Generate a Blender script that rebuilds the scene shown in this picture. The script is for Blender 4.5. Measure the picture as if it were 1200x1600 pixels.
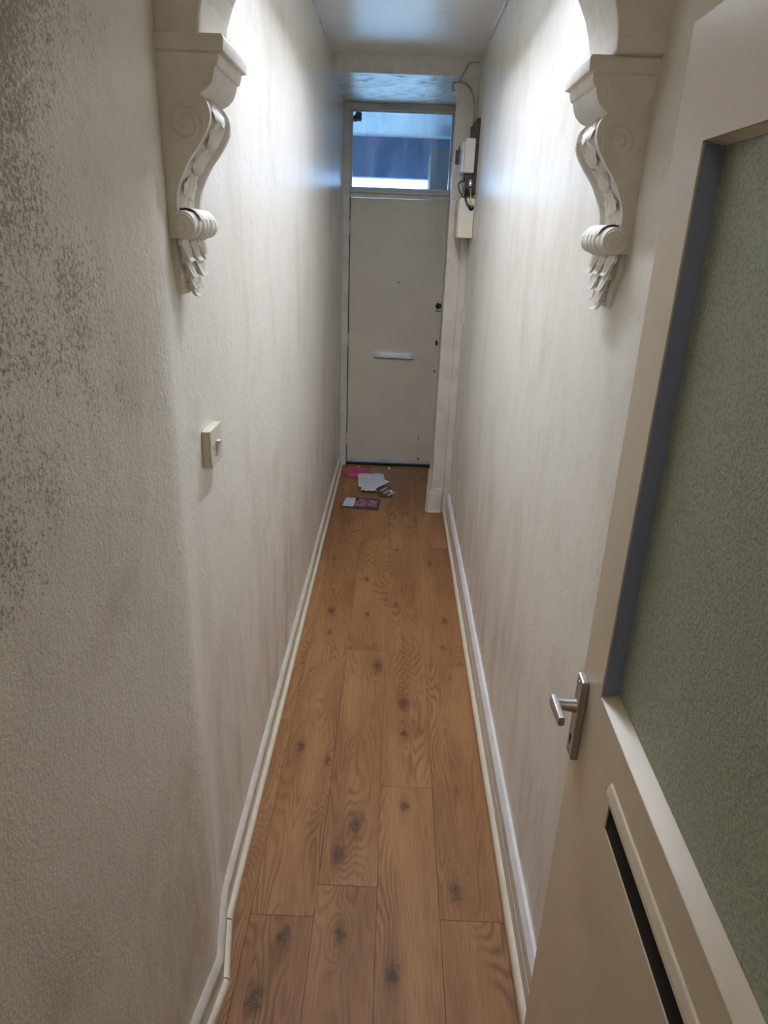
import bpy, bmesh, math, random
from mathutils import Vector, Matrix

random.seed(7)
scene = bpy.context.scene
for o in list(bpy.data.objects):
    bpy.data.objects.remove(o, do_unlink=True)
col = scene.collection

# ------------------------------------------------------------------ camera
F_PX = 1080.0
cam_data = bpy.data.cameras.new('camera')
cam_data.sensor_fit = 'VERTICAL'
cam_data.sensor_height = 36.0
cam_data.lens = F_PX / 1600.0 * 36.0
cam_data.clip_start = 0.02
cam_data.clip_end = 200
cam = bpy.data.objects.new('camera', cam_data)
col.objects.link(cam)
ROT = Matrix(((0.9991707, -0.0402738, 0.0059904),
              (0.0205942, 0.3729534, -0.9276215),
              (0.0351247, 0.9269756, 0.3734735)))
cam.matrix_world = Matrix.Translation((0, 0, 1.75)) @ ROT.to_4x4()
scene.camera = cam

# ------------------------------------------------------------------ world, exposure
world = bpy.data.worlds.new('overcast_sky')
scene.world = world
world.use_nodes = True
bg = world.node_tree.nodes['Background']
bg.inputs[0].default_value = (0.32, 0.62, 1.0, 1)
bg.inputs[1].default_value = 14.0
PANEL_STRENGTH = 110.0
NEAR_FILL = 82.0  # strength of the fill bulb added behind the camera
scene.view_settings.view_transform = 'Standard'
scene.view_settings.look = 'None'
scene.view_settings.exposure = 0.0
scene.view_settings.gamma = 1.0
scene.view_settings.use_curve_mapping = False


def portal(name, loc, rot, sx, sy):
    ld = bpy.data.lights.new(name, 'AREA')
    ld.shape = 'RECTANGLE'
    ld.size, ld.size_y = sx, sy
    ld.cycles.is_portal = True
    o = bpy.data.objects.new(name, ld)
    o.location, o.rotation_euler = loc, rot
    col.objects.link(o)


portal('transom_portal', (0, 5.47, 2.28), (-math.pi / 2, 0, 0), 0.72, 0.5)


# ------------------------------------------------------------------ material helpers
def lin(r, g, b):
    def f(c):
        c /= 255.0
        return c / 12.92 if c <= 0.04045 else ((c + 0.055) / 1.055) ** 2.4
    return (f(r), f(g), f(b), 1.0)


class NT:
    """small wrapper for building node trees"""
    def __init__(self, name):
        self.mat = bpy.data.materials.new(name)
        self.mat.use_nodes = True
        self.t = self.mat.node_tree
        self.bsdf = self.t.nodes['Principled BSDF']

    def n(self, kind, **props):
        nd = self.t.nodes.new(kind)
        for k, v in props.items():
            setattr(nd, k, v)
        return nd

    def link(self, a, b):
        self.t.links.new(a, b)

    def set(self, sock, v):
        if hasattr(v, 'node'):
            self.link(v, sock)
        else:
            sock.default_value = v

    def math(self, op, a, b=0.0, c=None, clamp=False):
        nd = self.n('ShaderNodeMath', operation=op, use_clamp=clamp)
        self.set(nd.inputs[0], a)
        self.set(nd.inputs[1], b)
        if c is not None:
            self.set(nd.inputs[2], c)
        return nd.outputs[0]

    def vmath(self, op, a, b=(0, 0, 0)):
        nd = self.n('ShaderNodeVectorMath', operation=op)
        self.set(nd.inputs[0], a)
        self.set(nd.inputs[1], b)
        return nd.outputs['Value'] if op == 'LENGTH' else nd.outputs[0]

    def pos(self):
        return self.n('ShaderNodeNewGeometry').outputs['Position']

    def obj(self):
        return self.n('ShaderNodeTexCoord').outputs['Object']

    def noise(self, vec, scale, detail=3, rough=0.5, dist=0.0):
        nd = self.n('ShaderNodeTexNoise')
        self.set(nd.inputs['Vector'], vec)
        nd.inputs['Scale'].default_value = scale
        nd.inputs['Detail'].default_value = detail
        nd.inputs['Roughness'].default_value = rough
        nd.inputs['Distortion'].default_value = dist
        return nd.outputs['Fac']

    def ramp(self, v, lo, hi, a=0.0, b=1.0, smooth=True):
        nd = self.n('ShaderNodeMapRange', interpolation_type='SMOOTHSTEP' if smooth else 'LINEAR')
        self.set(nd.inputs[0], v)
        nd.inputs[1].default_value, nd.inputs[2].default_value = lo, hi
        nd.inputs[3].default_value, nd.inputs[4].default_value = a, b
        return nd.outputs[0]

    def mix(self, fac, a, b, mode='MIX'):
        nd = self.n('ShaderNodeMix', data_type='RGBA', blend_type=mode)
        self.set(nd.inputs[0], fac)
        self.set(nd.inputs[6], a)
        self.set(nd.inputs[7], b)
        return nd.outputs[2]

    def xyz(self, v):
        nd = self.n('ShaderNodeSeparateXYZ')
        self.set(nd.inputs[0], v)
        return nd.outputs

    def bump(self, h, strength, distance):
        nd = self.n('ShaderNodeBump')
        self.set(nd.inputs['Height'], h)
        nd.inputs['Strength'].default_value = strength
        nd.inputs['Distance'].default_value = distance
        self.link(nd.outputs[0], self.bsdf.inputs['Normal'])
        return nd

    def base(self, c, rough=0.5, metal=0.0, spec=0.5):
        self.set(self.bsdf.inputs['Base Color'], c)
        self.set(self.bsdf.inputs['Roughness'], rough)
        self.bsdf.inputs['Metallic'].default_value = metal
        self.bsdf.inputs['Specular IOR Level'].default_value = spec
        return self.mat


def plain(name, c, rough=0.5, metal=0.0, spec=0.5, wear=0.06, bump=0.0, scale=40):
    m = NT(name)
    p = m.pos()
    f = m.noise(p, scale * 0.25, 4, 0.6)
    dark = tuple(v * (1 - wear * 3) for v in c[:3]) + (1,)
    m.base(m.mix(m.ramp(f, 0.35, 0.7), c, dark), rough, metal, spec)
    if bump:
        m.bump(m.noise(p, scale, 3), bump, 0.002)
    return m.mat


def wall_material(name, c, rough=0.5, mould=False, relief=0.35, fine=170, spec=0.4):
    m = NT(name)
    p = m.pos()
    # vertical smears and scuffs
    streak = m.noise(m.vmath('MULTIPLY', p, (4.0, 4.0, 1.6)), 1.0, 5, 0.6, 0.3)
    c1 = m.mix(m.ramp(streak, 0.46, 0.74, 0, 0.42), c, lin(206, 197, 180))
    blot = m.noise(p, 3.2, 4, 0.65)
    c1 = m.mix(m.ramp(blot, 0.52, 0.75, 0, 0.3), c1, lin(200, 188, 166))
    x, y, z = m.xyz(p)
    # scuffed grime, lower part of the wall
    low = m.math('MULTIPLY', m.ramp(z, 1.1, 0.15), m.ramp(m.noise(m.vmath('MULTIPLY', p, (9, 9, 3)), 1.0, 5, 0.7), 0.42, 0.7, 0, 0.4))
    c1 = m.mix(low, c1, lin(150, 134, 112))
    grain = m.noise(p, fine, 3, 0.6)
    lumps = m.noise(p, fine * 0.28, 3, 0.6)
    c1 = m.mix(m.ramp(lumps, 0.52, 0.8, 0, 0.12), c1, lin(140, 130, 110))
    if mould:
        patch = m.noise(p, 4.2, 3, 0.6)
        area = m.math('MULTIPLY', m.ramp(y, 1.26, 0.74), m.ramp(z, 0.85, 1.65))
        area = m.math('MULTIPLY', area, m.ramp(z, 2.45, 2.0, 0.55, 1))
        dens = m.math('ADD', m.math('MULTIPLY', area, 0.37), m.math('MULTIPLY', m.math('SUBTRACT', patch, 0.5), 0.55))
        speck = m.noise(m.vmath('MULTIPLY', p, (1, 1, 0.8)), 190, 4, 0.75)
        thr = m.math('SUBTRACT', 0.80, dens)
        f = m.math('MULTIPLY', m.math('SUBTRACT', speck, thr), 9.0, clamp=True)
        f = m.math('MULTIPLY', f, m.ramp(area, 0.02, 0.3))
        c1 = m.mix(m.math('MULTIPLY', f, 0.66), c1, lin(70, 64, 48))
        haze = m.math('MULTIPLY', m.ramp(patch, 0.45, 0.8, 0, 0.35), area)
        c1 = m.mix(haze, c1, lin(120, 114, 94))
    m.base(c1, rough, 0, spec)
    h = m.math('ADD', grain, m.math('MULTIPLY', lumps, 1.6))
    m.bump(h, relief, 0.004)
    return m.mat


M = {}
M['wall'] = wall_material('cream_wall_paint', lin(241, 237, 227), 0.34, relief=0.20, fine=120)
M['wall_left'] = wall_material('cream_wall_paint_with_mould', lin(241, 237, 227), 0.34, mould=True, relief=0.35, fine=150)
M['gloss'] = plain('aged_cream_gloss_paint', lin(214, 207, 194), 0.32, wear=0.05, bump=0.08, scale=30)
M['white_gloss'] = plain('white_gloss_paint', lin(232, 230, 228), 0.3, wear=0.04)
M['skirt'] = plain('grubby_white_skirting_paint', lin(216, 209, 195), 0.35, wear=0.05, scale=60)
M['bead'] = plain('cream_floor_bead', lin(226, 216, 194), 0.35, wear=0.035, scale=90)
M['door'] = plain('dull_beige_door_paint', lin(220, 211, 194), 0.45, wear=0.03, scale=10)
M['frame'] = plain('grey_white_frame_paint', lin(224, 220, 211), 0.4, wear=0.06)
M['plaster'] = plain('painted_plaster', lin(238, 234, 224), 0.5, wear=0.04, bump=0.1, scale=80)
M['door_near'] = plain('cream_door_gloss', lin(224, 209, 184), 0.3, wear=0.03, scale=8)
M['blue_reflection'] = plain('slate_blue_bead_reflection', lin(140, 152, 188), 0.3, wear=0.03, scale=8)  # blue reflection on the glass reveal, put in as an even colour
M['black'] = plain('black_void', lin(10, 9, 9), 0.9, wear=0.0)
M['dark'] = plain('black_bakelite', lin(32, 28, 28), 0.35)
M['board'] = plain('dark_brown_board', lin(66, 46, 38), 0.5, wear=0.12)
M['cream_plastic'] = plain('cream_plastic', lin(222, 214, 194), 0.4, wear=0.03)
M['white_plastic'] = plain('white_plastic', lin(224, 222, 214), 0.35, wear=0.03)
M['metal'] = plain('satin_aluminium', lin(190, 188, 186), 0.32, metal=0.9, wear=0.05)
M['steel'] = plain('dull_steel', lin(150, 150, 150), 0.4, metal=0.8, wear=0.1)
M['chrome'] = plain('bright_nickel', lin(205, 205, 205), 0.2, metal=1.0, wear=0.03)
M['yellow'] = plain('yellow_wire', lin(200, 180, 80), 0.5)
M['cable'] = plain('white_cable', lin(168, 158, 138), 0.5, wear=0.05)
M['pink'] = plain('magenta_envelope', lin(190, 34, 92), 0.5, wear=0.05)
M['pale_pink'] = plain('pale_pink_fold_highlight', lin(206, 120, 150), 0.5)
M['paper'] = plain('white_paper', lin(226, 228, 236), 0.6, wear=0.03)
M['navy'] = plain('navy_print', lin(46, 40, 74), 0.35, wear=0.05)
M['brown_print'] = plain('brown_print', lin(74, 44, 38), 0.4)
M['tan_print'] = plain('tan_print', lin(186, 120, 92), 0.4)
M['grey_strip'] = plain('grey_aluminium_strip', lin(158, 156, 160), 0.35, metal=0.3)
M['concrete'] = plain('pale_paving', lin(176, 172, 164), 0.9, wear=0.08)
M['porch'] = plain('white_porch_paint', lin(220, 222, 222), 0.6, wear=0.03)
M['render'] = plain('blue_grey_render', lin(110, 124, 158), 0.9, wear=0.08)  # sky haze on the dirty transom is put into this blue
M['render_dark'] = plain('slate_grey_render', lin(122, 112, 104), 0.8, wear=0.05)
M['web'] = plain('sooty_cobweb', lin(30, 30, 38), 0.95)
M['subfloor'] = plain('dark_subfloor', lin(36, 24, 16), 0.9)

# ceiling paint: glossy and dimpled
m = NT('glossy_dimpled_ceiling_paint')
p = m.pos()
m.base(m.mix(m.ramp(m.noise(p, 3, 4), 0.45, 0.75, 0, 0.4), lin(242, 240, 234), lin(222, 217, 207)), 0.30, 0, 0.5)
m.bump(m.math('ADD', m.noise(p, 90, 2), m.math('MULTIPLY', m.noise(p, 35, 2), 0.8)), 0.30, 0.004)
M['ceiling'] = m.mat
# flaking soffit above the front door
m = NT('flaking_gloss_soffit_paint')
p = m.pos()
flake = m.noise(m.vmath('MULTIPLY', p, (14, 60, 20)), 1.0, 5, 0.7)
fm = m.ramp(flake, 0.52, 0.60)
m.base(m.mix(m.math('MULTIPLY', fm, 0.55), lin(222, 220, 214), lin(120, 116, 110)), m.math('ADD', 0.30, m.math('MULTIPLY', fm, 0.4)), 0, 0.3)
m.bump(flake, 0.3, 0.004)
M['soffit'] = m.mat

# oak laminate
KNOTS = [(-0.019, 2.549, 1.0), (0.092, 2.291, 1.1), (0.095, 2.111, .7), (-0.284, 2.017, .7), (-0.063, 1.674, 1.2), (-0.11, 1.554, 1.0),
         (0.093, 1.763, .8), (0.239, 1.446, .9), (-0.235, 1.281, 1.0), (-0.082, 1.294, .7), (0.056, 1.194, 1.0), (-0.28, 1.121, 1.1),
         (-0.261, 2.999, .8), (-0.253, 2.803, .6), (-0.086, 2.982, .6), (0.299, 2.951, .7), (0.276, 2.712, .5), (0.253, 3.587, .7),
         (0.057, 3.089, .6), (-0.18, 1.954, .6), (-0.102, 3.356, .7), (0.06, 3.75, .6), (-0.3, 3.6, .6)]
m = NT('oak_laminate')
p = m.pos()
rnd = m.n('ShaderNodeObjectInfo').outputs['Random']
cx = m.n('ShaderNodeCombineXYZ')
m.set(cx.inputs[0], m.math('MULTIPLY', rnd, 31.0))
m.set(cx.inputs[1], m.math('MULTIPLY', rnd, 17.0))
m.set(cx.inputs[2], m.math('MULTIPLY', rnd, 9.0))
pp = m.vmath('ADD', p, cx.outputs[0])
warp = m.noise(m.vmath('MULTIPLY', pp, (6.5, 0.95, 1)), 1.0, 2, 0.45, 0.25)
kw = m.n('ShaderNodeTexNoise')
m.set(kw.inputs['Vector'], p)
kw.inputs['Scale'].default_value = 38
kw.inputs['Detail'].default_value = 3
pk_ = m.vmath('ADD', p, m.vmath('MULTIPLY', m.vmath('SUBTRACT', kw.outputs['Color'], (0.5, 0.5, 0.5)), (0.045, 0.075, 0)))
ksum, kdark = None, None
for kx, ky, ks in KNOTS:
    d = m.vmath('SUBTRACT', p, (kx, ky, 0))
    dk = m.vmath('SUBTRACT', pk_, (kx, ky, 0))
    ln = m.vmath('LENGTH', m.vmath('MULTIPLY', d, (1 / (0.062 * ks), 1 / (0.17 * ks), 0)))
    g = m.ramp(ln, 1.0, 0.0)
    ln2 = m.vmath('LENGTH', m.vmath('MULTIPLY', dk, (1 / (0.027 * ks), 1 / (0.050 * ks), 0)))
    g2 = m.ramp(ln2, 1.0, 0.1)
    ksum = g if ksum is None else m.math('ADD', ksum, g)
    kdark = g2 if kdark is None else m.math('MAXIMUM', kdark, g2)
phase = m.math('ADD', m.math('MULTIPLY', warp, 240.0), m.math('MULTIPLY', ksum, 16.0))
ring = m.math('MULTIPLY', m.math('ADD', m.math('SINE', phase), 1.0), 0.5)
ring = m.math('POWER', ring, 1.6)
fibre = m.noise(m.vmath('MULTIPLY', pp, (260, 9, 1)), 1.0, 3, 0.6)
tone = m.noise(m.vmath('MULTIPLY', pp, (7, 1.3, 1)), 1.0, 3, 0.6)
base = m.mix(m.ramp(tone, 0.3, 0.7), lin(166, 122, 80), lin(136, 94, 60))
base = m.mix(m.math('MULTIPLY', ring, m.ramp(m.noise(m.vmath('MULTIPLY', pp, (5, 1.4, 1)), 1.3, 2), 0.36, 0.62, 0.06, 0.58)), base, lin(92, 60, 38))
base = m.mix(m.ramp(fibre, 0.5, 0.75, 0, 0.45), base, lin(112, 74, 46))
base = m.mix(m.ramp(fibre, 0.5, 0.25, 0, 0.25), base, lin(190, 146, 100))
base = m.mix(m.ramp(rnd, 0.0, 1.0, 0.0, 0.22, False), base, lin(138, 98, 62))
kn = m.math('MULTIPLY', kdark, m.ramp(m.noise(p, 90, 3, 0.7), 0.3, 0.6, 0.35, 1.0))
base = m.mix(m.math('MULTIPLY', kn, 0.92), base, lin(40, 28, 22))
smudge = m.ramp(ksum, 0.35, 1.0, 0, 0.35)
base = m.mix(smudge, base, lin(100, 70, 46))
m.base(base, m.ramp(fibre, 0.3, 0.7, 0.45, 0.58), 0, 0.28)
m.bump(m.math('ADD', fibre, m.math('MULTIPLY', ring, 0.4)), 0.10, 0.001)
M['oak'] = m.mat

# clear transom glass, dusty
m = NT('dusty_window_glass')
p = m.pos()
t = m.t
tr = m.n('ShaderNodeBsdfTransparent')
tr.inputs[0].default_value = (0.92, 0.96, 1.0, 1)
gl = m.n('ShaderNodeBsdfGlossy')
gl.inputs['Roughness'].default_value = 0.05
df = m.n('ShaderNodeBsdfTranslucent')
df.inputs[0].default_value = (0.6, 0.68, 0.8, 1)
lw = m.n('ShaderNodeFresnel')
lw.inputs[0].default_value = 1.45
mx = m.n('ShaderNodeMixShader')
m.link(lw.outputs[0], mx.inputs[0])
m.link(tr.outputs[0], mx.inputs[1])
m.link(gl.outputs[0], mx.inputs[2])
dirt = m.noise(m.vmath('MULTIPLY', p, (16, 16, 3)), 1.0, 5, 0.65)
mx2 = m.n('ShaderNodeMixShader')
m.link(m.ramp(dirt, 0.35, 0.8, 0.02, 0.14), mx2.inputs[0])
m.link(mx.outputs[0], mx2.inputs[1])
m.link(df.outputs[0], mx2.inputs[2])
m.link(mx2.outputs[0], t.nodes['Material Output'].inputs[0])
M['glass'] = m.mat

# obscured hammered glass of the near door
m = NT('obscured_hammered_glass')
p = m.pos()
n1 = m.noise(m.vmath('MULTIPLY', p, (1, 1, 1.3)), 190, 3, 0.6)
n2 = m.noise(m.vmath('MULTIPLY', p, (1, 0.6, 3.2)), 26, 3, 0.6)
gm = m.mix(m.ramp(n1, 0.4, 0.7), lin(196, 204, 180), lin(160, 168, 144))
m.base(gm, 0.34, 0, 0.6)
m.bsdf.inputs['Transmission Weight'].default_value = 0.25
m.bsdf.inputs['IOR'].default_value = 1.45
m.bump(m.math('ADD', n1, m.math('MULTIPLY', n2, 0.9)), 0.45, 0.004)
M['obscured'] = m.mat

# lit lamp parts
m = NT('lit_diffuser')
m.base((1, 1, 1, 1), 0.4)
m.bsdf.inputs['Emission Color'].default_value = (0.91, 0.97, 1.12, 1)
m.bsdf.inputs['Emission Strength'].default_value = PANEL_STRENGTH
M['diffuser'] = m.mat
m = NT('lit_fill_bulb_glass')
m.base((1, 1, 1, 1), 0.4)
m.bsdf.inputs['Emission Color'].default_value = (1.0, 0.86, 0.68, 1)
m.bsdf.inputs['Emission Strength'].default_value = NEAR_FILL
M['bulb_dim'] = m.mat


# ------------------------------------------------------------------ mesh helpers
class MB:
    def __init__(self):
        self.v, self.f = [], []

    def add(self, verts, faces):
        b = len(self.v)
        self.v += [tuple(q) for q in verts]
        self.f += [tuple(i + b for i in fc) for fc in faces]
        return self

    def box(self, x0, x1, y0, y1, z0, z1):
        return self.add([(x0, y0, z0), (x1, y0, z0), (x1, y1, z0), (x0, y1, z0),
                         (x0, y0, z1), (x1, y0, z1), (x1, y1, z1), (x0, y1, z1)],
                        [(0, 3, 2, 1), (4, 5, 6, 7), (0, 1, 5, 4), (1, 2, 6, 5), (2, 3, 7, 6), (3, 0, 4, 7)])

    def prism(self, poly, a, b, axis='z'):
        """extrude a 2D polygon between a and b; axis z: (x,y), y: (x,z), x: (y,z)"""
        def mk(u, v, w):
            return {'z': (u, v, w), 'y': (u, w, v), 'x': (w, u, v)}[axis]
        n = len(poly)
        vs = [mk(u, v, a) for u, v in poly] + [mk(u, v, b) for u, v in poly]
        fs = [tuple(range(n)), tuple(range(2 * n - 1, n - 1, -1))]
        fs += [(i, i + n, (i + 1) % n + n, (i + 1) % n) for i in range(n)]
        return self.add(vs, fs)

    def grid(self, nu, nv, fn, closed_u=False):
        vs = [fn(i / (nu if closed_u else nu - 1), j / (nv - 1)) for i in range(nu) for j in range(nv)]
        fs = []
        for i in range(nu if closed_u else nu - 1):
            for j in range(nv - 1):
                i2 = (i + 1) % nu
                fs.append((i * nv + j, i * nv + j + 1, i2 * nv + j + 1, i2 * nv + j))
        return self.add(vs, fs)

    def tube(self, path, r, n=8):
        path = [Vector(q) for q in path]
        rs = r if isinstance(r, (list, tuple)) else [r] * len(path)
        rings = []
        up = Vector((0.13, 0.37, 0.92)).normalized()
        for i, c in enumerate(path):
            d = (path[min(i + 1, len(path) - 1)] - path[max(i - 1, 0)]).normalized()
            a = d.cross(up)
            if a.length < 1e-3:
                a = d.cross(Vector((1, 0, 0)))
            a.normalize()
            b = d.cross(a)
            rings.append([c + a * math.cos(2 * math.pi * k / n) * rs[i] + b * math.sin(2 * math.pi * k / n) * rs[i] for k in range(n)])
        vs = [q for rg in rings for q in rg]
        fs = []
        for i in range(len(path) - 1):
            for k in range(n):
                k2 = (k + 1) % n
                fs.append((i * n + k, i * n + k2, (i + 1) * n + k2, (i + 1) * n + k))
        fs.append(tuple(range(n - 1, -1, -1)))
        e = (len(path) - 1) * n
        fs.append(tuple(range(e, e + n)))
        return self.add(vs, fs)

    def lathe(self, prof, origin, axis, n=24):
        """prof: (radius, distance along axis)"""
        ax = Vector(axis).normalized()
        a = ax.orthogonal().normalized()
        b = ax.cross(a)
        o = Vector(origin)
        vs = [o + ax * h + (a * math.cos(2 * math.pi * k / n) + b * math.sin(2 * math.pi * k / n)) * max(r, 1e-5)
              for r, h in prof for k in range(n)]
        fs = []
        for i in range(len(prof) - 1):
            for k in range(n):
                k2 = (k + 1) % n
                fs.append((i * n + k, i * n + k2, (i + 1) * n + k2, (i + 1) * n + k))
        fs.append(tuple(range(n - 1, -1, -1)))
        e = (len(prof) - 1) * n
        fs.append(tuple(range(e, e + n)))
        return self.add(vs, fs)

    def build(self, name, mat, parent=None, bevel=0.0, smooth=False, seg=2):
        me = bpy.data.meshes.new(name)
        me.from_pydata(self.v, [], self.f)
        bm = bmesh.new()
        bm.from_mesh(me)
        bmesh.ops.recalc_face_normals(bm, faces=bm.faces)
        bm.to_mesh(me)
        bm.free()
        me.materials.append(M[mat] if isinstance(mat, str) else mat)
        o = bpy.data.objects.new(name, me)
        col.objects.link(o)
        if parent:
            o.parent = parent
        if smooth:
            me.polygons.foreach_set('use_smooth', [True] * len(me.polygons))
            me.set_sharp_from_angle(angle=math.radians(38))
        if bevel:
            md = o.modifiers.new('bevel', 'BEVEL')
            md.width, md.segments, md.limit_method = bevel, seg, 'ANGLE'
            md.angle_limit = math.radians(35)
        return o


def tag(o, label=None, cat=None, group=None, kind=None):
    if label:
        o['label'] = label
    if cat:
        o['category'] = cat
    if group:
        o['group'] = group
    if kind:
        o['kind'] = kind
    return o


def root(name, loc, label, cat, group=None, kind=None):
    o = bpy.data.objects.new(name, None)
    o.empty_display_size = 0.05
    o.location = loc
    col.objects.link(o)
    return tag(o, label, cat, group, kind)


def keep(parent, *objs):
    """re-express world-space part meshes in the parent's frame"""
    inv = (Matrix.Translation(parent.location) @ parent.rotation_euler.to_matrix().to_4x4()).inverted()
    for o in objs:
        o.data.transform(inv)


def smooth_path(pts, n=8):
    out = []
    pts = [Vector(q) for q in pts]
    for i in range(len(pts) - 1):
        p0, p1, p2, p3 = pts[max(i - 1, 0)], pts[i], pts[i + 1], pts[min(i + 2, len(pts) - 1)]
        for k in range(n):
            t = k / n
            out.append(0.5 * ((2 * p1) + (p2 - p0) * t + (2 * p0 - 5 * p1 + 4 * p2 - p3) * t * t + (3 * p1 - p0 - 3 * p2 + p3) * t ** 3))
    out.append(pts[-1])
    return out


def offset_poly(pts, d):
    """offset an open polyline to its left by d, mitred"""
    out = []
    P = [Vector(q) for q in pts]
    for i in range(len(P)):
        ns = []
        if i > 0:
            t = (P[i] - P[i - 1]).normalized()
            ns.append(Vector((-t.y, t.x)))
        if i < len(P) - 1:
            t = (P[i + 1] - P[i]).normalized()
            ns.append(Vector((-t.y, t.x)))
        nrm = sum(ns, Vector((0, 0))).normalized()
        out.append(P[i] + nrm * (d / max(nrm.dot(ns[0]), 0.3)))
    return out


def sweep(path, prof, side=1):
    """sweep a (distance from wall, z) profile along a plan polyline"""
    mb = MB()
    n = len(prof)
    cols_ = [offset_poly(path, side * d) for d, z in prof]
    vs, fs = [], []
    for i in range(len(path)):
        for j, (d, z) in enumerate(prof):
            vs.append((cols_[j][i].x, cols_[j][i].y, z))
    for i in range(len(path) - 1):
        for j in range(n):
            j2 = (j + 1) % n
            fs.append((i * n + j, i * n + j2, (i + 1) * n + j2, (i + 1) * n + j))
    fs.append(tuple(range(n)))
    fs.append(tuple(range((len(path) - 1) * n + n - 1, (len(path) - 1) * n - 1, -1)))
    return mb.add(vs, fs)


# ------------------------------------------------------------------ the room shell
CEIL = 2.655
SOFFIT = 2.562
Y_END, Y_BACK = 5.47, -1.30
Y_PIER = 4.40
Y_DOOR = 5.375
LEFT = [(-0.407, Y_END), (-0.406, 1.335), (-0.373, 1.15), (-0.729, Y_BACK)]
RIGHT = [(0.406, Y_BACK), (0.406, 1.3), (0.408, Y_END)]


def wall_from_polyline(name, pts, side, z1, mat, label):
    out = offset_poly(pts, side * 0.11)
    poly = [tuple(q) for q in pts] + [tuple(q) for q in reversed(out)]
    mb = MB()
    n = len(pts)
    # fine plan subdivision is not needed: flat faces with relief in the paint
    mb.prism(poly, -0.05, z1)
    return tag(mb.build(name, mat), label, 'wall', kind='structure')


# soften the corner of the left wall
def rounded(pts, idx, r, n=6):
    P = [Vector(q) for q in pts]
    a, b, c = P[idx - 1], P[idx], P[idx + 1]
    p0 = b + (a - b).normalized() * r
    p1 = b + (c - b).normalized() * r
    arc = []
    for k in range(n + 1):
        t = k / n
        arc.append(tuple((1 - t) ** 2 * p0 + 2 * t * (1 - t) * b + t * t * p1))
    return [tuple(q) for q in P[:idx]] + arc + [tuple(q) for q in P[idx + 1:]]


wl = rounded(rounded(LEFT, 2, 0.035), 1, 0.06)
o = wall_from_polyline('wall_left', wl, -1, CEIL + 0.1, 'wall_left', 'cream rough plaster wall on the left, mould speckled near the camera')
o = wall_from_polyline('wall_right', RIGHT, -1, CEIL + 0.1, 'wall', 'cream painted plaster wall along the right of the hallway')

tag(MB().box(-0.85, 0.52, Y_BACK - 0.1, Y_END + 0.1, CEIL, CEIL + 0.1).build('ceiling', 'ceiling'),
    'glossy white painted hallway ceiling', 'ceiling', kind='structure')
cs = MB().box(-0.41, 0.407, Y_PIER + 0.03, Y_END, SOFFIT, CEIL + 0.02).build('soffit', 'soffit', bpy.data.objects['ceiling'])
# hairline filler where ceiling and walls meet
for sx, x in ((1, -0.4065), (-1, 0.4065)):
    mb = MB()
    pts = [(x + sx * (0.005 + 0.001 * math.sin(7 * k)), 1.55 + k * 0.085, CEIL - 0.004) for k in range(30)]
    mb.tube(pts, [0.0070 + 0.0020 * math.sin(3.1 * k) for k in range(30)], 6)
    mb.build('ceiling_filler', 'white_gloss', bpy.data.objects['ceiling'])
mb = MB().tube([(-0.402, Y_PIER + 0.04 + k * 0.035, SOFFIT - 0.003) for k in range(18)], [0.0055 + 0.002 * math.sin(2.3 * k) for k in range(18)], 6)
mb.build('ceiling_filler', 'white_gloss', bpy.data.objects['ceiling'])

tag(MB().box(-0.411, 0.407, Y_PIER, Y_PIER + 0.03, SOFFIT - 0.001, CEIL).build('trim_1', 'frame'),
    'cream board lintel across the hallway before the front door', 'lintel', kind='structure')

# pier on the right, before the front door
pier = MB().prism([(0.287, Y_PIER), (0.407, Y_PIER), (0.407, Y_END), (0.352, Y_END), (0.345, Y_DOOR - 0.04)], 0.0, SOFFIT)
tag(pier.build('wall_pier', 'gloss', bevel=0.003), 'narrow cream painted pier right of the front door', 'pier', kind='structure')
pb = MB()
pb.prism([(0.262, 0), (0.358, 0), (0.358, 0.135), (0.262, 0.135)], Y_PIER - 0.02, Y_PIER + 0.002, 'y')
pb.prism([(0.268, 0.135), (0.357, 0.135), (0.355, 0.168), (0.276, 0.168)], Y_PIER - 0.014, Y_PIER + 0.002, 'y')
po = tag(pb.build('baseboard_pier', 'skirt', bevel=0.003), 'scuffed cream plinth skirting round the foot of the pier', 'skirting', kind='structure')
MB().box(0.264, 0.356, Y_PIER - 0.036, Y_PIER - 0.020, 0.0, 0.016).build('floor_bead', 'bead', po, bevel=0.004)
sd = MB().prism([(0.262, Y_PIER - 0.02), (0.289, Y_PIER + 0.02), (0.343, Y_DOOR - 0.05), (0.322, Y_DOOR - 0.05)], 0.0, 0.135)
sd.build('side_board', 'skirt', po, bevel=0.003)
sd = MB().prism([(0.250, Y_PIER - 0.02), (0.263, Y_PIER - 0.02), (0.322, Y_DOOR - 0.09), (0.310, Y_DOOR - 0.09)], 0.0, 0.014)
sd.build('floor_bead', 'bead', po, bevel=0.004)

# back wall behind the camera
tag(MB().box(-0.86, 0.52, Y_BACK - 0.11, Y_BACK, -0.05, CEIL + 0.1).build('wall_back', 'wall'), 'plain cream wall behind the viewer', 'wall', kind='structure')

# ------------------------------------------------------------------ floor of oak planks
fl = tag(MB().box(-0.85, 0.52, Y_BACK - 0.1, Y_END + 0.1, -0.09, -0.0092).build('floor', 'subfloor'),
         'oak effect laminate plank floor of the hallway', 'floor', kind='structure')
SEAMS = [-0.86, -0.685, -0.51, -0.335, -0.160, 0.012, 0.188, 0.364, 0.41]
JOINT = {3: 1.346, 4: 1.447, 5: 1.841, 6: 1.352, 2: 0.95, 7: 0.60, 1: 0.4, 0: 0.8}
PL = 1.22
GAP = 0.0007


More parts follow.
